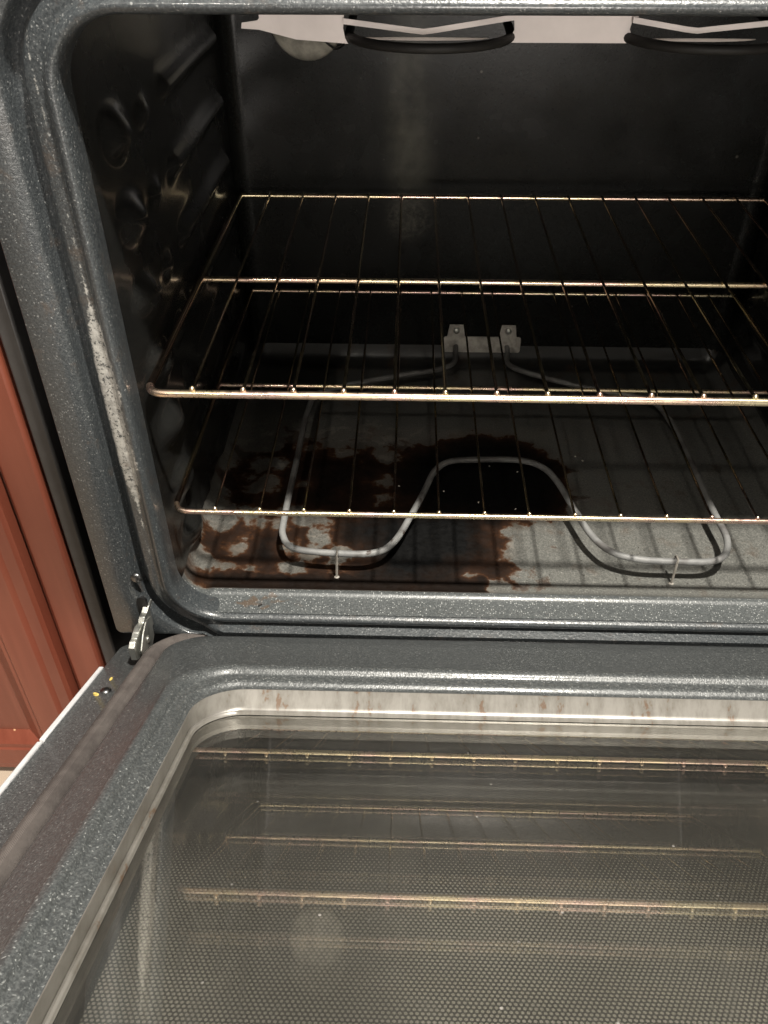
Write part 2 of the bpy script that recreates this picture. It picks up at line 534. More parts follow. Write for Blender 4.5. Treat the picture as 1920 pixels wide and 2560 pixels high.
def tile_mat():
    t = NT('beige_floor_tile')
    br = t.n('ShaderNodeTexBrick')
    br.offset = 0.0
    t.lk(t.co, br.inputs['Vector'])
    br.inputs['Scale'].default_value = 1.0
    br.inputs['Brick Width'].default_value = 0.33
    br.inputs['Row Height'].default_value = 0.33
    br.inputs['Mortar Size'].default_value = 0.004
    br.inputs['Color1'].default_value = (0.42, 0.34, 0.26, 1)
    br.inputs['Color2'].default_value = (0.38, 0.31, 0.24, 1)
    br.inputs['Mortar'].default_value = (0.22, 0.19, 0.16, 1)
    n = t.noise(12, 5, 0.6)
    col = t.mix(t.math('MULTIPLY', t.step(n, 0.35, 0.7), 0.5), br.outputs[0], (0.32, 0.25, 0.19))
    t.set(color=col, rough=0.4)
    return t.m


M['tile'] = tile_mat()
M['crumb_black'] = matte('charred_crumb', (0.006, 0.005, 0.004), 0.6, 0.3, 300)
M['crumb_yellow'] = matte('yellow_crumb', (0.62, 0.46, 0.12), 0.6, 0.3, 300)
M['crumb_white'] = matte('pale_crumb', (0.6, 0.57, 0.5), 0.6, 0.3, 300)
M['crumb_orange'] = matte('orange_crumb', (0.55, 0.16, 0.05), 0.6, 0.3, 300)


# ------------------------------------------------------------------ mesh helpers
class MB:
    def __init__(self):
        self.v = []
        self.f = []

    def add(self, vs, fs):
        o = len(self.v)
        self.v += [tuple(p) for p in vs]
        self.f += [tuple(i + o for i in q) for q in fs]

    def box(self, a, b):
        (x0, y0, z0), (x1, y1, z1) = a, b
        vs = [(x, y, z) for z in (z0, z1) for y in (y0, y1) for x in (x0, x1)]
        self.add(vs, [(0, 2, 3, 1), (4, 5, 7, 6), (0, 1, 5, 4), (2, 6, 7, 3), (0, 4, 6, 2), (1, 3, 7, 5)])

    def loft(self, rings, closed=True, cap0=False, cap1=False):
        n = len(rings[0])
        vs = [p for r_ in rings for p in r_]
        fs = []
        for i in range(len(rings) - 1):
            for j in range(n if closed else n - 1):
                k = (j + 1) % n
                fs.append((i * n + j, i * n + k, (i + 1) * n + k, (i + 1) * n + j))
        if cap0:
            fs.append(tuple(range(n))[::-1])
        if cap1:
            fs.append(tuple((len(rings) - 1) * n + j for j in range(n)))
        self.add(vs, fs)

    def tube(self, pts, r, seg=10, cap=True, closed=False):
        pts = [Vector(p) for p in pts]
        n = len(pts)
        rs = r if isinstance(r, (list, tuple)) else [r] * n
        tang = []
        for i in range(n):
            a = pts[(i - 1) % n] if (closed or i) else pts[i]
            b = pts[(i + 1) % n] if (closed or i < n - 1) else pts[i]
            tang.append((b - a).normalized())
        up = Vector((0, 0, 1))
        if abs(tang[0].dot(up)) > 0.9:
            up = Vector((1, 0, 0))
        u = tang[0].cross(up).normalized()
        rings = []
        for i in range(n):
            u = (u - tang[i] * u.dot(tang[i])).normalized()
            v_ = tang[i].cross(u)
            rings.append([pts[i] + (u * math.cos(a) + v_ * math.sin(a)) * rs[i]
                          for a in (2 * math.pi * k / seg for k in range(seg))])
        if closed:
            rings.append(rings[0])
        self.loft(rings, True, cap and not closed, cap and not closed)

    def ball(self, c, r, seg=10, rings=6, sc=(1, 1, 1)):
        rr_ = []
        for i in range(rings + 1):
            a = math.pi * (0.001 + 0.998 * i / rings)
            rr_.append([(c[0] + r * sc[0] * math.sin(a) * math.cos(2 * math.pi * k / seg),
                         c[1] + r * sc[1] * math.sin(a) * math.sin(2 * math.pi * k / seg),
                         c[2] - r * sc[2] * math.cos(a)) for k in range(seg)])
        self.loft(rr_, True, True, True)

    def build(self, name, mat, parent=None, smooth=True, bevel=0.0, angle=40):
        me = bpy.data.meshes.new(name)
        me.from_pydata(self.v, [], self.f)
        bm = bmesh.new()
        bm.from_mesh(me)
        bmesh.ops.remove_doubles(bm, verts=bm.verts, dist=1e-6)
        bmesh.ops.recalc_face_normals(bm, faces=bm.faces)
        bm.to_mesh(me)
        bm.free()
        me.materials.append(mat)
        o = bpy.data.objects.new(name, me)
        COL.objects.link(o)
        if smooth:
            for p in me.polygons:
                p.use_smooth = True
            try:
                me.set_sharp_from_angle(angle=R(angle))
            except Exception:
                pass
        if bevel:
            b = o.modifiers.new('bevel', 'BEVEL')
            b.width = bevel
            b.segments = 2
            b.limit_method = 'ANGLE'
            b.angle_limit = R(35)
        if parent is not None:
            put_under(o, parent)
        return o


def world_of(o):
    m = Matrix.LocRotScale(o.location, o.rotation_euler, o.scale)
    return (world_of(o.parent) @ o.matrix_parent_inverse @ m) if o.parent else m


def put_under(o, parent):
    o.parent = parent
    o.matrix_parent_inverse = world_of(parent).inverted()


def tag(o, label, cat=None, group=None, kind=None):
    if label:
        o['label'] = label
    if cat:
        o['category'] = cat
    if group:
        o['group'] = group
    if kind:
        o['kind'] = kind
    return o


def thing(name, loc, label, cat, group=None):
    o = bpy.data.objects.new(name, None)
    o.empty_display_size = 0.05
    COL.objects.link(o)
    o.location = loc
    return tag(o, label, cat, group)


def rr(x0, x1, y0, y1, r, seg=10):
    r = max(r, 1e-4)
    out = []
    for cx, cy, a0 in ((x1 - r, y1 - r, 0), (x0 + r, y1 - r, 90), (x0 + r, y0 + r, 180), (x1 - r, y0 + r, 270)):
        for k in range(seg + 1):
            a = R(a0 + 90 * k / seg)
            out.append((cx + r * math.cos(a), cy + r * math.sin(a)))
    return out


def densify(ring, step):
    """extra points along the long straight runs so lofts shade evenly"""
    out = []
    n = len(ring)
    for i in range(n):
        a, b = Vector(ring[i]), Vector(ring[(i + 1) % n])
        out.append(tuple(a))
    return out


def smooth_path(pts, sub=8):
    pts = [Vector(p) for p in pts]
    out = []
    for i in range(len(pts) - 1):
        p0 = pts[max(i - 1, 0)]
        p1, p2 = pts[i], pts[i + 1]
        p3 = pts[min(i + 2, len(pts) - 1)]
        for k in range(sub):
            t = k / sub
            out.append(0.5 * ((2 * p1) + (p2 - p0) * t + (2 * p0 - 5 * p1 + 4 * p2 - p3) * t * t + (3 * p1 - p0 - 3 * p2 + p3) * t ** 3))
    out.append(pts[-1])
    return out


def fillet_path(pts, rads, seg=8):
    """polyline with rounded corners"""
    pts = [Vector(p) for p in pts]
    out = [pts[0]]
    for i in range(1, len(pts) - 1):
        a, b, c = pts[i - 1], pts[i], pts[i + 1]
        r_ = rads[i - 1] if isinstance(rads, (list, tuple)) else rads
        d1, d2 = (a - b).normalized(), (c - b).normalized()
        l = min(r_, (a - b).length * 0.49, (c - b).length * 0.49)
        p1, p2 = b + d1 * l, b + d2 * l
        for k in range(seg + 1):
            t = k / seg
            out.append(p1 * (1 - t) ** 2 + b * 2 * t * (1 - t) + p2 * t * t)
    out.append(pts[-1])
    return out


# ------------------------------------------------------------------ setting
ZF = -0.105          # oven floor
ZG = -0.370          # kitchen floor
b = MB()
b.add([(-2.2, -3.2, ZG), (2.2, -3.2, ZG), (2.2, 0.8, ZG), (-2.2, 0.8, ZG)], [(0, 1, 2, 3)])
tag(b.build('floor', M['tile'], smooth=False), None, kind='structure')

# ------------------------------------------------------------------ the oven
oven = thing('oven', (0, 0.2, ZG), 'dark grey speckled enamel oven standing with its door open', 'oven')

# --- front frame: lofted rounded rectangles round the opening
HW, ZT, ZB = 0.310, 0.3685, -0.1085
prof = [(0.057, 0.040), (0.057, -0.0190), (0.0562, -0.0200), (0.045, -0.0202), (0.0305, -0.0202), (0.0292, -0.0188), (0.0280, -0.0120), (0.0262, -0.0070),
        (0.0238, -0.0050), (0.0212, -0.0060), (0.0190, -0.0115), (0.0165, -0.0162), (0.0140, -0.0172), (0.0090, -0.0176),
        (0.0062, -0.0178), (0.0048, -0.0190), (0.0036, -0.0212), (0.0018, -0.0228), (0.0, -0.0232), (-0.0018, -0.0226), (-0.0034, -0.0205),
        (-0.0044, -0.0165), (-0.0046, -0.010), (-0.0045, 0.000)]
rings = []
for o_, y_ in prof:
    if o_ > 0.05:
        ring = rr(-HW - o_, HW + o_, -0.131, ZT + 0.075, 0.006)
    elif o_ > 0.0195:
        ring = rr(-HW - o_, HW + o_, max(ZB - o_, -0.1295), ZT + o_, 0.045 + min(o_, 0.02))
        ring = [(x, max(z, -0.1295 - (o_ - 0.0195) * 0.02)) for x, z in rr(-HW - o_, HW + o_, ZB - o_, ZT + o_, 0.045 + o_)]
    else:
        ring = rr(-HW - o_, HW + o_, ZB - o_, ZT + o_, 0.045 + o_)
    sill = []
    for x, z in ring:
        k = max(0.0, min(1.0, (ZB - 0.002 - z) / 0.007)) if o_ > 0.0075 else 0.0
        k *= max(0.0, min(1.0, (0.292 - abs(x)) / 0.030))
        sill.append((x, y_ - 0.0118 * k * k * (3 - 2 * k) * (1 if o_ < 0.03 else 0), z))
    rings.append(sill)
b = MB()
b.loft(rings)
frame = b.build('front_frame', M['frame'], oven, angle=60)

# --- screw in the frame and hinge slot
b = MB()
b.ball((-0.3350, -0.0205, -0.0600), 0.0052, 12, 8, (1, 0.5, 1))
b.build('screw', M['screw'], oven)
b = MB()
sl = rr(-0.3405, -0.3315, -0.125, -0.084, 0.0044, 6)
b.loft([[(x, -0.0212, z) for x, z in sl], [(x, -0.0185, z) for x, z in sl]], True, True, True)
b.build('hinge_slot', M['black'], oven)

# --- cavity
CW = 0.3055
LEDGES = [-0.0700, -0.0115, 0.0475, 0.1065, 0.1655, 0.2240, 0.2825]


def wall_bulge(y, z):
    d = 0.0
    for k, zl in enumerate(LEDGES):
        # round front lump, tilted down towards the door
        a = math.radians(14)
        u, v = y - 0.060, z - zl
        u, v = u * math.cos(a) - v * math.sin(a), u * math.sin(a) + v * math.cos(a)
        e = (u / 0.042) ** 2 + (v / 0.022) ** 2
        if e < 1:
            d = max(d, 0.0105 * (1 - e) ** 2)
        # second smaller lump, then the long rear rail
        e = ((y - 0.128) / 0.024) ** 2 + ((z - zl + 0.004) / 0.014) ** 2
        if e < 1:
            d = max(d, 0.0050 * (1 - e) ** 2)
        dy = max(0.0, abs(y - 0.290) - 0.100) / 0.016
        dz = (z - zl) / 0.0085
        d = max(d, 0.0078 * math.exp(-dy * dy) * math.exp(-dz * dz))
    return d


def side_wall(sign):
    b = MB()
    ny, nz = 110, 150
    vs = []
    for i in range(nz + 1):
        z = ZF - 0.002 + (ZT - ZF + 0.004) * i / nz
        for j in range(ny + 1):
            y = -0.004 + (0.434 + 0.004) * j / ny
            x = CW - wall_bulge(y, z) + 0.0006 * math.sin(31 * y + 17 * z)
            if y < 0.012:
                x = CW - (CW - x) * max(0, y) / 0.012
            vs.append((sign * x, y, z))
    fs = [(i * (ny + 1) + j, i * (ny + 1) + j + 1, (i + 1) * (ny + 1) + j + 1, (i + 1) * (ny + 1) + j)
          for i in range(nz) for j in range(ny)]
    b.add(vs, fs)
    return b.build('side_wall', M['cavity'], oven, angle=80)


side_wall(-1)
side_wall(1)

b = MB()
plan = [(-CW, 0.4338)]
rc = 0.018
for k in range(9):
    a = R(180 - 90 * k / 8)
    plan.append((-CW + rc + rc * math.cos(a), 0.434 + rc * math.sin(a)))
for k in range(1, 24):
    plan.append((-CW + rc + (2 * CW - 2 * rc) * k / 24, 0.452))
for k in range(9):
    a = R(90 - 90 * k / 8)
    plan.append((CW - rc + rc * math.cos(a), 0.434 + rc * math.sin(a)))
plan.append((CW, 0.4338))
rows = []
for i in range(41):
    z = ZF - 0.003 + (ZT - ZF + 0.006) * i / 40
    rows.append([(x, y + (0.0012 * math.exp(-((z - 0.118) / 0.004) ** 2) if abs(x) < 0.28 else 0), z) for x, y in plan])
b.loft(rows, closed=False)
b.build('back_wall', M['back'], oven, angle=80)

b = MB()
b.box((-CW - 0.01, 0.0, ZT - 0.001), (CW + 0.01, 0.455, ZT + 0.004))
b.build('ceiling', M['cavity'], oven, smooth=False)

# floor pan with pressed ridge and rounded edges
b = MB()
xs = [-CW + 2 * CW * i / 240 for i in range(241)]
ys = [-0.0178 + 0.0008 * i for i in range(64)]
while ys[-1] < 0.452:
    ys.append(min(ys[-1] + 0.004, 0.452))
RF = 0.022
vs = []
for y in ys:
    for x in xs:
        z = ZF
        dx = CW - abs(x)
        dy = 0.452 - y
        e = max(0, RF - dx)
        e2 = max(0, RF - dy) if y > 0.3 else 0
        d = min(math.hypot(e, e2), RF)
        z += RF - math.sqrt(max(RF * RF - d * d, 0))
        # pressed ridge along the front
        s_ = 1 / (1 + math.exp((abs(x) - 0.2845) / 0.0018))
        t_ = (y - 0.0085) / 0.0048
        z += s_ * 0.0042 / (1 + abs(t_) ** 3)
        z += 0.0014 / (1 + math.exp((y - 0.003) / 0.0012))
        # pan sags slightly towards the middle
        if y > 0.012:
            z -= 0.0012 * math.sin(math.pi * min(1, (y - 0.012) / 0.44)) * max(0.0, 1 - (x / CW) ** 2)
        vs.append((x, y, z))
n = len(xs)
b.add(vs, [(i * n + j, i * n + j + 1, (i + 1) * n + j + 1, (i + 1) * n + j) for i in range(len(ys) - 1) for j in range(n - 1)])
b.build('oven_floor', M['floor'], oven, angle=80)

# --- outer body: side panels, back, drawer front under the door
for s in (-1, 1):
    b = MB()
    x0, x1 = sorted((s * 0.3995, s * 0.3855))
    b.box((x0, 0.002, ZG + 0.03), (x1, 0.62, 0.47))
    b.build('side_panel', M['side'], oven, bevel=0.002)
b = MB()
b.box((-0.3845, 0.06, ZG + 0.03), (-0.330, 0.61, 0.46))
b.box((0.330, 0.06, ZG + 0.03), (0.3845, 0.61, 0.46))
b.box((-0.329, 0.47, ZG + 0.03), (0.329, 0.61, 0.46))
b.box((-0.329, 0.02, ZG + 0.03), (0.329, 0.468, -0.135))
b.build('body', M['black'], oven, smooth=False)
b = MB()
b.box((-0.365, -0.015, ZG + 0.03), (0.365, 0.018, -0.168))
b.build('drawer_front', M['outer'], oven, bevel=0.004)
b = MB()
b.box((-0.380, -0.018, 0.4405), (0.380, 0.60, 0.47))
b.build('cooktop_edge', M['black'], oven, bevel=0.004)

# --- bake element
ZE = -0.081
ep = [(-0.0396, 0.452, -0.083), (-0.0410, 0.430, -0.084), (-0.0440, 0.404, -0.082), (-0.0620, 0.3849, ZE), (-0.1167, 0.3666, ZE), (-0.1745, 0.3439, ZE), (-0.2076, 0.3244, ZE),
      (-0.2173, 0.2926, ZE), (-0.2200, 0.1793, ZE), (-0.2214, 0.0924, ZE), (-0.2193, 0.0624, ZE), (-0.2050, 0.0445, ZE), (-0.1631, 0.0390, ZE), (-0.1315, 0.0409, ZE),
      (-0.1131, 0.0567, ZE), (-0.0962, 0.0990, ZE), (-0.0841, 0.1346, ZE), (-0.0732, 0.1690, ZE), (-0.0580, 0.1874, ZE), (-0.0322, 0.1923, ZE), (0.0149, 0.1930, ZE),
      (0.0394, 0.1828, ZE), (0.0531, 0.1586, ZE), (0.0660, 0.1066, ZE), (0.0760, 0.0706, ZE), (0.0909, 0.0482, ZE), (0.1148, 0.0385, ZE), (0.1475, 0.0366, ZE),
      (0.1805, 0.0378, ZE), (0.1966, 0.0494, ZE), (0.2040, 0.0742, ZE), (0.2022, 0.1166, ZE), (0.1996, 0.2516, ZE), (0.1898, 0.3111, ZE), (0.1667, 0.3275, ZE), (0.1279, 0.3398, ZE),
      (0.0747, 0.3634, ZE), (0.0378, 0.3849, ZE), (0.0240, 0.404, -0.082), (0.0265, 0.430, -0.084), (0.027, 0.452, -0.083)]
b = MB()
b.tube(smooth_path(ep, 6), 0.0033, 12)
elem = b.build('bake_element', M['element'], oven)
# terminal plate on the back wall with two tabs and screws
b = MB()
pl = rr(-0.0562, 0.0443, -0.0915, -0.0695, 0.003, 4)
b.loft([[(x, 0.4490, z) for x, z in pl], [(x, 0.4510, z) for x, z in pl]], True, True, True)
for x0, x1 in ((-0.0505, -0.0300), (0.0165, 0.0370)):
    tb = [(x0 - 0.0015, -0.0700), (x1 + 0.0015, -0.0700), (x1 - 0.0015, -0.0515), (x0 + 0.0015, -0.0515)]
    b.loft([[(x, 0.4478, z) for x, z in tb], [(x, 0.4486, z) for x, z in tb]], True, True, True)
plate = b.build('terminal_plate', M['plate'], elem, smooth=False)
for x in (-0.0400, 0.0268):
    b = MB()
    b.ball((x, 0.4472, -0.0600), 0.0042, 12, 6, (1, 0.5, 1))
    b.build('screw', M['hinge'], elem)
for x in (-0.1655, 0.1480):
    b = MB()
    y = 0.0380
    b.tube([(x, y - 0.0045, ZE + 0.002), (x, y - 0.0035, ZE + 0.0042), (x, y + 0.001, ZE + 0.0044), (x, y + 0.0042, ZE + 0.002), (x, y + 0.002, ZE - 0.0045), (x, y - 0.003, ZE - 0.0045), (x - 0.0002, y - 0.0042, ZE - 0.001)], 0.0009, 6)
    b.tube([(x - 0.0003, y - 0.0040, ZE + 0.002), (x - 0.0005, y - 0.005, ZE - 0.008), (x - 0.0010, y - 0.006, -0.1045)], 0.0012, 6)
    b.ball((x - 0.0010, y - 0.006, -0.1045), 0.0022, 8, 4, (1.2, 1, 0.5))
    b.build('support_clip', M['clip'], elem)

# --- broil shield, lamp and upper element at the top of the cavity
b = MB()
YS = 0.120


def plate_y(outline, y, th=0.0012, tilt=0.0):
    b.loft([[(x, y, z) for x, z in outline], [(x, y + th, z) for x, z in outline]], True, True, True)


plate_y([(-0.2231, 0.3352), (-0.2108, 0.3345), (-0.1852, 0.3286), (-0.1491, 0.3261), (-0.1511, 0.3296), (-0.1523, 0.3356), (-0.1516, 0.3426), (-0.1505, 0.3640),
         (-0.2108, 0.3640), (-0.2101, 0.3415), (-0.2115, 0.3401), (-0.2224, 0.3387)], YS)
plate_y([(-0.0429, 0.3272), (0.0508, 0.3272), (0.0472, 0.3310), (0.0447, 0.3356), (0.0454, 0.3401), (0.0493, 0.3426), (0.0493, 0.3640), (-0.0355, 0.3640),
         (-0.0355, 0.3426), (-0.0345, 0.3398), (-0.0341, 0.3349), (-0.0369, 0.3307)], YS)
plate_y([(0.1404, 0.3272), (0.1734, 0.3279), (0.1734, 0.3640), (0.1425, 0.3640), (0.1425, 0.3419), (0.1439, 0.3356)], YS)


def strap(xa, xm, xb, za, zm, zb):
    h = 0.0035
    pts = [(xa, za), (xm - 0.008, zm + 0.0008), (xm, zm), (xm + 0.008, zm + 0.0009), (xb, zb)]
    rings_ = []
    for x, z in pts:
        rings_.append([(x, YS - 0.004, z), (x, YS - 0.004, z + h), (x, YS - 0.0028, z + h), (x, YS - 0.0028, z)])
    b.loft(rings_, True, True, True)


strap(-0.1519, -0.0969, -0.0348, 0.3387, 0.3326, 0.3415)
strap(0.0451, 0.0900, 0.1439, 0.3401, 0.3338, 0.3391)
for xc, hw in ((-0.0962, 0.0449), (0.0949, 0.0365)):
    up = [(xc + hw * math.cos(R(a)), 0.3303 + 0.0003 * math.sin(R(a))) for a in range(0, 181, 12)]
    lo = [(xc + hw * math.cos(R(a)), 0.3303 + 0.0017 * math.sin(R(a))) for a in range(192, 360, 12)]
    plate_y(up + lo, YS - 0.002)
b.build('broil_shield', M['shield'], oven, smooth=False)

for xc, hw in ((-0.0920, 0.0570), (0.1000, 0.0570)):
    pts = [(xc - hw, 0.200, 0.3345)] + [(xc + hw * math.cos(R(a)), 0.132 + 0.052 * math.sin(R(a)), 0.3305) for a in range(180, 361, 8)] + [(xc + hw, 0.200, 0.3345)]
    b = MB()
    b.tube(pts, 0.0032, 10)
    b.build('broil_element', M['dark_tube'], oven)

b = MB()
prof_l = [(0.0385, 0.4515), (0.0385, 0.446), (0.0365, 0.4425), (0.030, 0.4385), (0.020, 0.4355), (0.008, 0.4345), (0.0004, 0.4343)]
b.loft([[(-0.2135 + r_ * math.cos(R(a)), y, 0.2905 + r_ * math.sin(R(a))) for a in range(0, 360, 10)] for r_, y in prof_l], True, False, True)
lampc = b.build('oven_lamp', M['lampglass'], oven)
b = MB()
b.tube(smooth_path([(-0.1945, 0.432, 0.2735), (-0.1890, 0.433, 0.2690), (-0.1835, 0.436, 0.2655), (-0.1780, 0.442, 0.2665), (-0.1745, 0.448, 0.2685)], 5), 0.0012, 6)
b.build('wire_clip', M['screw'], lampc)

# ------------------------------------------------------------------ the open door (tilted plane)
A = R(24.7)
DN = Vector((0, math.sin(A), math.cos(A)))
DW = Vector((0, -math.cos(A), math.sin(A)))
DO = Vector((0, 0, -0.124))


def dp(x, w_, n_):
    return DO + Vector((x, 0, 0)) + DW * w_ + DN * n_


# the door's own frame: local x = x, local y = w (outward), local z = n (up off the inner face)
door_m = Matrix(((1, 0, 0, 0), (0, DW.y, DN.y, DO.y), (0, DW.z, DN.z, DO.z), (0, 0, 0, 1)))


def door_part(mb, name, mat, parent, **kw):
    """mesh given in door coordinates (x, w, n)"""
    o = mb.build(name, mat, None, **kw)
    if parent is oven:
        o.parent = oven
        o.matrix_parent_inverse = Matrix.Translation(-oven.location)
        o.location = DO
        o.rotation_euler = (door_m.to_3x3()).to_euler()
    else:
        o.parent = parent
    return o


# DW,DN make a left-handed triple with +x; mirror x handled by using w reversed -> build in (x, -w, n)
door_m = Matrix(((1, 0, 0), (0, -DW.y, DN.y), (0, -DW.z, DN.z)))


def D(p):
    return (p[0], -p[1], p[2])


drings = [(0.3660, 0.003, 0.645, 0.014, -0.0360), (0.3660, 0.003, 0.645, 0.014, -0.0312), (0.3650, 0.004, 0.644, 0.014, -0.0300), (0.3160, 0.016, 0.610, 0.035, -0.0300), (0.3125, 0.033, 0.607, 0.033, -0.0230), (0.3110, 0.0345, 0.605, 0.032, -0.0140),
          (0.3080, 0.0380, 0.602, 0.032, -0.0075), (0.3030, 0.0430, 0.598, 0.032, -0.0040), (0.2960, 0.0520, 0.593, 0.032, -0.0010), (0.2860, 0.085, 0.588, 0.032, 0.0060),
          (0.2774, 0.1330, 0.6090, 0.039, 0.0115),
          (0.2743, 0.1420, 0.6000, 0.039, 0.0150),
          (0.2715, 0.1500, 0.5920, 0.039, 0.0195),
          (0.2699, 0.1545, 0.5875, 0.039, 0.0226),
          (0.2672, 0.1580, 0.5840, 0.039, 0.0240),
          (0.2646, 0.1610, 0.5810, 0.039, 0.0245),
          (0.2631, 0.1628, 0.5792, 0.039, 0.0243),
          (0.2620, 0.1641, 0.5779, 0.039, 0.0238),
          (0.2611, 0.1651, 0.5769, 0.039, 0.0230),
          (0.2605, 0.1659, 0.5761, 0.039, 0.0219),
          (0.2599, 0.1666, 0.5754, 0.039, 0.0208),
          (0.2590, 0.1676, 0.5744, 0.038, 0.0199),
          (0.2577, 0.1692, 0.5728, 0.038, 0.0195),
          (0.2553, 0.1720, 0.5700, 0.037, 0.0193),
          (0.2536, 0.1740, 0.5680, 0.037, 0.0191),
          (0.2525, 0.1753, 0.5667, 0.037, 0.0186),
          (0.2516, 0.1763, 0.5657, 0.036, 0.0178),
          (0.2509, 0.1771, 0.5649, 0.036, 0.0167),
          (0.2503, 0.1779, 0.5641, 0.036, 0.0158),
          (0.2492, 0.1792, 0.5628, 0.036, 0.0153),
          (0.2472, 0.1815, 0.5605, 0.035, 0.0152)]
b = MB()
b.loft([[D((x, y, n_)) for x, y in rr(-hx, hx, wl, wh, r_)] for hx, wl, wh, r_, n_ in drings])
# a pressed outer skin underneath
sk = rr(-0.3665, 0.3665, 0.002, 0.646, 0.014)
o_ = MB()
liner = door_part(b, 'door', M['enamel'], oven, angle=70)
o_.loft([[D((x, y, -0.0362)) for x, y in sk], [D((x, y, -0.066)) for x, y in sk]], True, False, True)
door_part(o_, 'outer_skin', M['outer'], liner, angle=40)

# window rim: pale steel wall down to the glass with a retaining bead
b = MB()
rim = [(0.2475, 0.1812, 0.5602, 0.035, 0.0154), (0.2468, 0.1822, 0.5595, 0.034, 0.0156), (0.2470, 0.1868, 0.559, 0.034, 0.0050), (0.2478, 0.1880, 0.559, 0.034, 0.0030), (0.2478, 0.1888, 0.559, 0.034, 0.0024),
       (0.2462, 0.1896, 0.5575, 0.033, 0.0030), (0.2450, 0.1905, 0.5565, 0.032, 0.0024), (0.2444, 0.1912, 0.556, 0.032, 0.0004)]
b.loft([[D((x, y, n_)) for x, y in rr(-hx, hx, wl, wh, r_)] for hx, wl, wh, r_, n_ in rim])
door_part(b, 'window_rim', M['rim'], liner, angle=35)


def pane(name, n_top, th, hx, w0, w1, mat):
    b = MB()
    ring = rr(-hx, hx, w0, w1, 0.03)
    b.loft([[D((x, y, n_top)) for x, y in ring], [D((x, y, n_top - th)) for x, y in ring]], True, True, True)
    return door_part(b, name, mat, liner, smooth=False)


pane('glass_pane', 0.0, 0.0035, 0.2500, 0.183, 0.565, M['pane'])
pane('glass_pane', -0.0225, 0.0035, 0.2620, 0.172, 0.575, M['pane2'])
b = MB()
b.loft([[D((x, y, n_)) for x, y in rr(-hx, hx, wl, wh, 0.03)] for hx, wl, wh, n_ in
        ((0.2505, 0.1825, 0.5655, -0.0002), (0.2505, 0.1825, 0.5655, -0.020), (0.2625, 0.1715, 0.5755, -0.0205), (0.2640, 0.1700, 0.5770, -0.050))])
door_part(b, 'window_duct', M['black'], liner, angle=40)
b = MB()
hx = 0.300
b.add([D(p) for p in ((-hx, 0.150, -0.050), (hx, 0.150, -0.050), (hx, 0.60, -0.050), (-hx, 0.60, -0.050))], [(0, 1, 2, 3)])
b.add([D(p) for p in ((-hx, 0.150, -0.054), (hx, 0.150, -0.054), (hx, 0.60, -0.054), (-hx, 0.60, -0.054))], [(0, 1, 2, 3)])
# object coordinates run along -w, fine for the dots (they are masked on |w| below)
door_part(b, 'outer_glass', M['dots'], liner, smooth=False)

# gasket
b = MB()
gp = [(x, y) for x, y in rr(-0.3235, 0.3235, 0.0085, 0.618, 0.045, 14)]
b.tube([D((x, y, -0.0225)) for x, y in gp], 0.0088, 14, closed=True)
door_part(b, 'gasket', M['gasket'], liner)

# pale trim strips along the left and right edge of the outer skin
for s in (-1, 1):
    for w0, w1 in ((0.058, 0.1815), (0.1845, 0.62)):
        b = MB()
        x0, x1 = sorted((s * 0.3692, s * 0.3650))
        b.box((x0, -w1, -0.034), (x1, -w0, -0.0285))
        door_part(b, 'edge_trim', M['trim'], liner, bevel=0.0008)
for (x, w_, n_) in ((-0.3485, 0.1005, -0.0298), (0.3485, 0.1005, -0.0298)):
    b = MB()
    b.ball(D((x, w_, n_)), 0.0048, 12, 6, (1, 1, 0.45))
    door_part(b, 'screw', M['screw'], liner)

# --- hinge arms (plates standing in the door's hinge slots)
for s in (-1, 1):
    b = MB()
    X = 0.3352
    top = [(-0.0120, -0.0940), (-0.0205, -0.0945), (-0.0250, -0.0985), (-0.0315, -0.0970), (-0.0350, -0.1010), (-0.0420, -0.0985), (-0.0485, -0.0995), (-0.0515, -0.1035), (-0.0560, -0.1020), (-0.0615, -0.1050)]
    bot = [(-0.0120, -0.1150), (-0.0205, -0.1180), (-0.0250, -0.1210), (-0.0315, -0.1250), (-0.0350, -0.1280), (-0.0420, -0.1300), (-0.0485, -0.1300), (-0.0515, -0.1270), (-0.0560, -0.1240), (-0.0615, -0.1200)]
    xs_ = [0.3325, 0.3330, 0.3345, 0.3345, 0.3352, 0.3360, 0.3364, 0.3374, 0.3374, 0.3376]
    th = 0.0026
    rg = []
    for (y, zt), (y2, zb), xc in zip(top, bot, xs_):
        rg.append([(s * (xc - th), y, zb), (s * (xc + th), y, zb), (s * (xc + th), y, zt), (s * (xc - th), y, zt)])
    b.loft(rg, True, True, True)
    # side cheek with a rivet
    ck = [(-0.022, -0.106), (-0.034, -0.1005), (-0.046, -0.1035), (-0.058, -0.112), (-0.056, -0.128), (-0.038, -0.134), (-0.024, -0.128)]
    x0, x1 = s * 0.3305, s * 0.3318
    b.loft([[(x0, y, z) for y, z in ck], [(x1, y, z) for y, z in ck]], True, True, True)
    b.ball((s * 0.3300, -0.040, -0.1165), 0.0035, 10, 6, (0.5, 1, 1))
    b.build('hinge_arm', M['hinge'], oven, bevel=0.0007, smooth=True, angle=30)


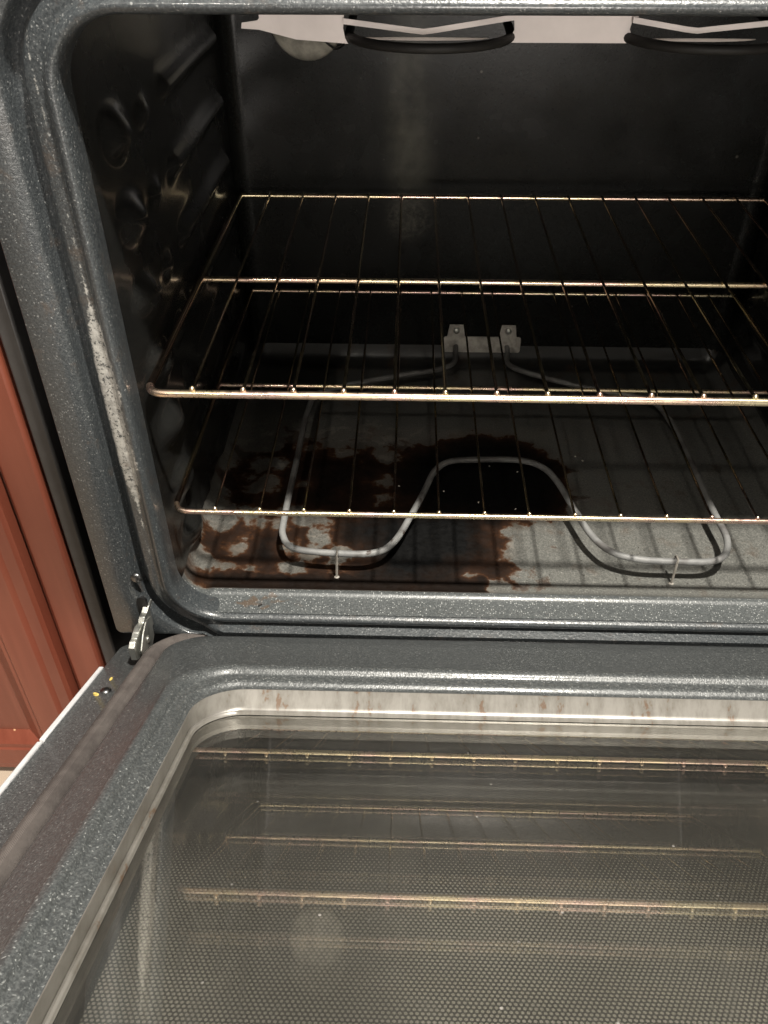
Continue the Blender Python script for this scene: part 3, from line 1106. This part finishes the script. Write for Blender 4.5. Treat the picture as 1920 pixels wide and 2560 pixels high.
# ------------------------------------------------------------------ racks
def rack(z0, y0, dx, rb, rm, rw, label):
    root = thing('oven_rack', (dx, y0 + 0.2, z0 - rb), label, 'oven rack', 'oven racks inside the oven')
    s = 0.0375
    hx = 0.2975
    yr = 0.4355
    b = MB()
    zc = z0 - rb * 0.4
    b.tube(fillet_path([(dx - hx, y0 + yr, zc), (dx - hx, y0, zc), (dx + hx, y0, zc), (dx + hx, y0 + yr, zc)], 0.014, 8), rb, 14)
    fb = b.build('frame_bar', M['rack'], root)
    fb.data.materials.append(M['rack_wire'])
    for pg in fb.data.polygons:
        if pg.center.y > y0 + 0.010:
            pg.material_index = 1  # side rails painted darker with the dim copy of the metal
    b = MB()
    b.tube([(dx - hx, y0 + yr - 0.003, zc), (dx + hx, y0 + yr - 0.003, zc)], rm, 12)
    b.build('rear_bar', M['rack'], root)
    b = MB()
    b.tube([(dx - hx, y0 + 0.2094, z0 - rm - rw), (dx + hx, y0 + 0.2094, z0 - rm - rw)], rm, 12)
    b.build('cross_bar', M['rack'], root)
    for i in range(15):
        x = dx + (i - 7) * s + random.uniform(-0.0004, 0.0004)
        b = MB()
        zt = zc + rb + rw * 0.6
        pts = [(x, y0 + 0.0004, zt), (x, y0 + 0.012, zt - 0.0006)]
        pts += [(x + random.uniform(-0.0003, 0.0003), y0 + 0.2094, z0)]
        pts += [(x, y0 + yr - 0.012, zt - 0.0006), (x, y0 + yr - 0.002, zt - 0.0004)]
        b.tube(pts, rw, 8)
        b.ball((x, y0 + 0.0003, zt + 0.0003), rw * 1.75, 10, 6)
        wr = b.build('wire', M['rack_wire'], root)
        wr.data.materials.append(M['rack'])
        for pg in wr.data.polygons:
            if pg.center.y < y0 + 0.0035:
                pg.material_index = 1
    return root


rack(0.1187, -0.0062, 0.0, 0.0030, 0.0027, 0.0013, 'upper chrome wire oven rack, gold tinted, slid level above the other rack')
rack(0.0, 0.0, 0.0, 0.0023, 0.0021, 0.0011, 'lower chrome wire oven rack just above the grey heating element')

# ------------------------------------------------------------------ cabinet beside the oven
cab = thing('kitchen_cabinet', (-0.62, 0.2, ZG), 'reddish brown wooden kitchen cabinet left of the oven', 'cabinet')
b = MB()
b.box((-0.86, 0.006, ZG + 0.001), (-0.4345, 0.60, 0.46))
b.box((-0.4345, 0.0, ZG + 0.001), (-0.4030, 0.60, 0.46))
b.build('carcass', M['wood'], cab, bevel=0.003)
b = MB()
# frame-and-panel door: outer stile with a rounded edge, inner bead, sunk panel
XD0, XD1, ZD0, ZD1 = -0.84, -0.4372, ZG + 0.005, 0.44


def drect(i, y, zi=None):
    zi = i if zi is None else zi
    return [(XD0 + i, y, ZD0 + zi), (XD1 - i, y, ZD0 + zi), (XD1 - i, y, ZD1 - zi), (XD0 + i, y, ZD1 - zi)]


b.loft([drect(0.0, 0.005), drect(0.0, -0.010), drect(0.003, -0.0135), drect(0.0125, -0.0150), drect(0.0145, -0.0165), drect(0.017, -0.0178),
        drect(0.0420, -0.0178), drect(0.0440, -0.0160), drect(0.0485, -0.0150), drect(0.0525, -0.0120), drect(0.0620, -0.0055),
        drect(0.090, -0.0105)], True, False, True)
b.build('cabinet_door', M['wood'], cab, angle=20)


# ------------------------------------------------------------------ crumbs
def crumb(x, y, z, sx, sy, sz, mat, label, name='food_crumb'):
    bm = bmesh.new()
    bmesh.ops.create_icosphere(bm, subdivisions=2, radius=1.0)
    for v in bm.verts:
        k = 1 + random.uniform(-0.28, 0.28)
        v.co = Vector((v.co.x * sx * k, v.co.y * sy * k, v.co.z * sz * k))
    me = bpy.data.meshes.new(name)
    bm.to_mesh(me)
    bm.free()
    me.materials.append(mat)
    o = bpy.data.objects.new(name, me)
    COL.objects.link(o)
    o.location = (x, y, z + sz * 0.75)
    o.rotation_euler = (0, 0, random.uniform(0, 3))
    tag(o, label, 'crumb', 'food crumbs')
    return o


crumb(-0.2335, -0.0080, ZF, 0.0028, 0.0013, 0.0012, M['crumb_black'], 'black charred crumb on the grey ledge in front of the oven floor')
for (x, w_, s_, lab) in ((-0.3510, 0.0800, 0.0022, 'yellow crumb on the door edge strip nearest the metal hinge'),
                         (-0.3540, 0.1080, 0.0026, 'yellow crumb on the door edge strip beside the dark screw')):
    p = dp(x, w_, -0.0302)
    o = crumb(p.x, p.y, p.z, s_, s_ * 0.6, s_ * 0.5, M['crumb_yellow'], lab)
crumb(-0.2720, 0.0005, ZF, 0.0022, 0.0016, 0.0011, M['crumb_orange'], 'small orange crumb at the left end of the oven floor ridge')

for (x, y) in ((-0.062, 0.168), (-0.026, 0.150), (0.012, 0.140), (0.020, 0.205), (0.088, 0.236), (0.095, 0.228), (-0.110, 0.176), (-0.010, 0.215)):
    crumb(x, y, ZF - 0.0011, 0.0011, 0.0008, 0.0007, M['crumb_white'], 'tiny pale crumb lying far back on the dark oven floor', 'pale_crumb')

# ------------------------------------------------------------------ tidy
for o in SC.objects:
    if o.parent is None and o.type in ('MESH', 'EMPTY') and 'label' not in o and 'kind' not in o:
        print('untagged', o.name)
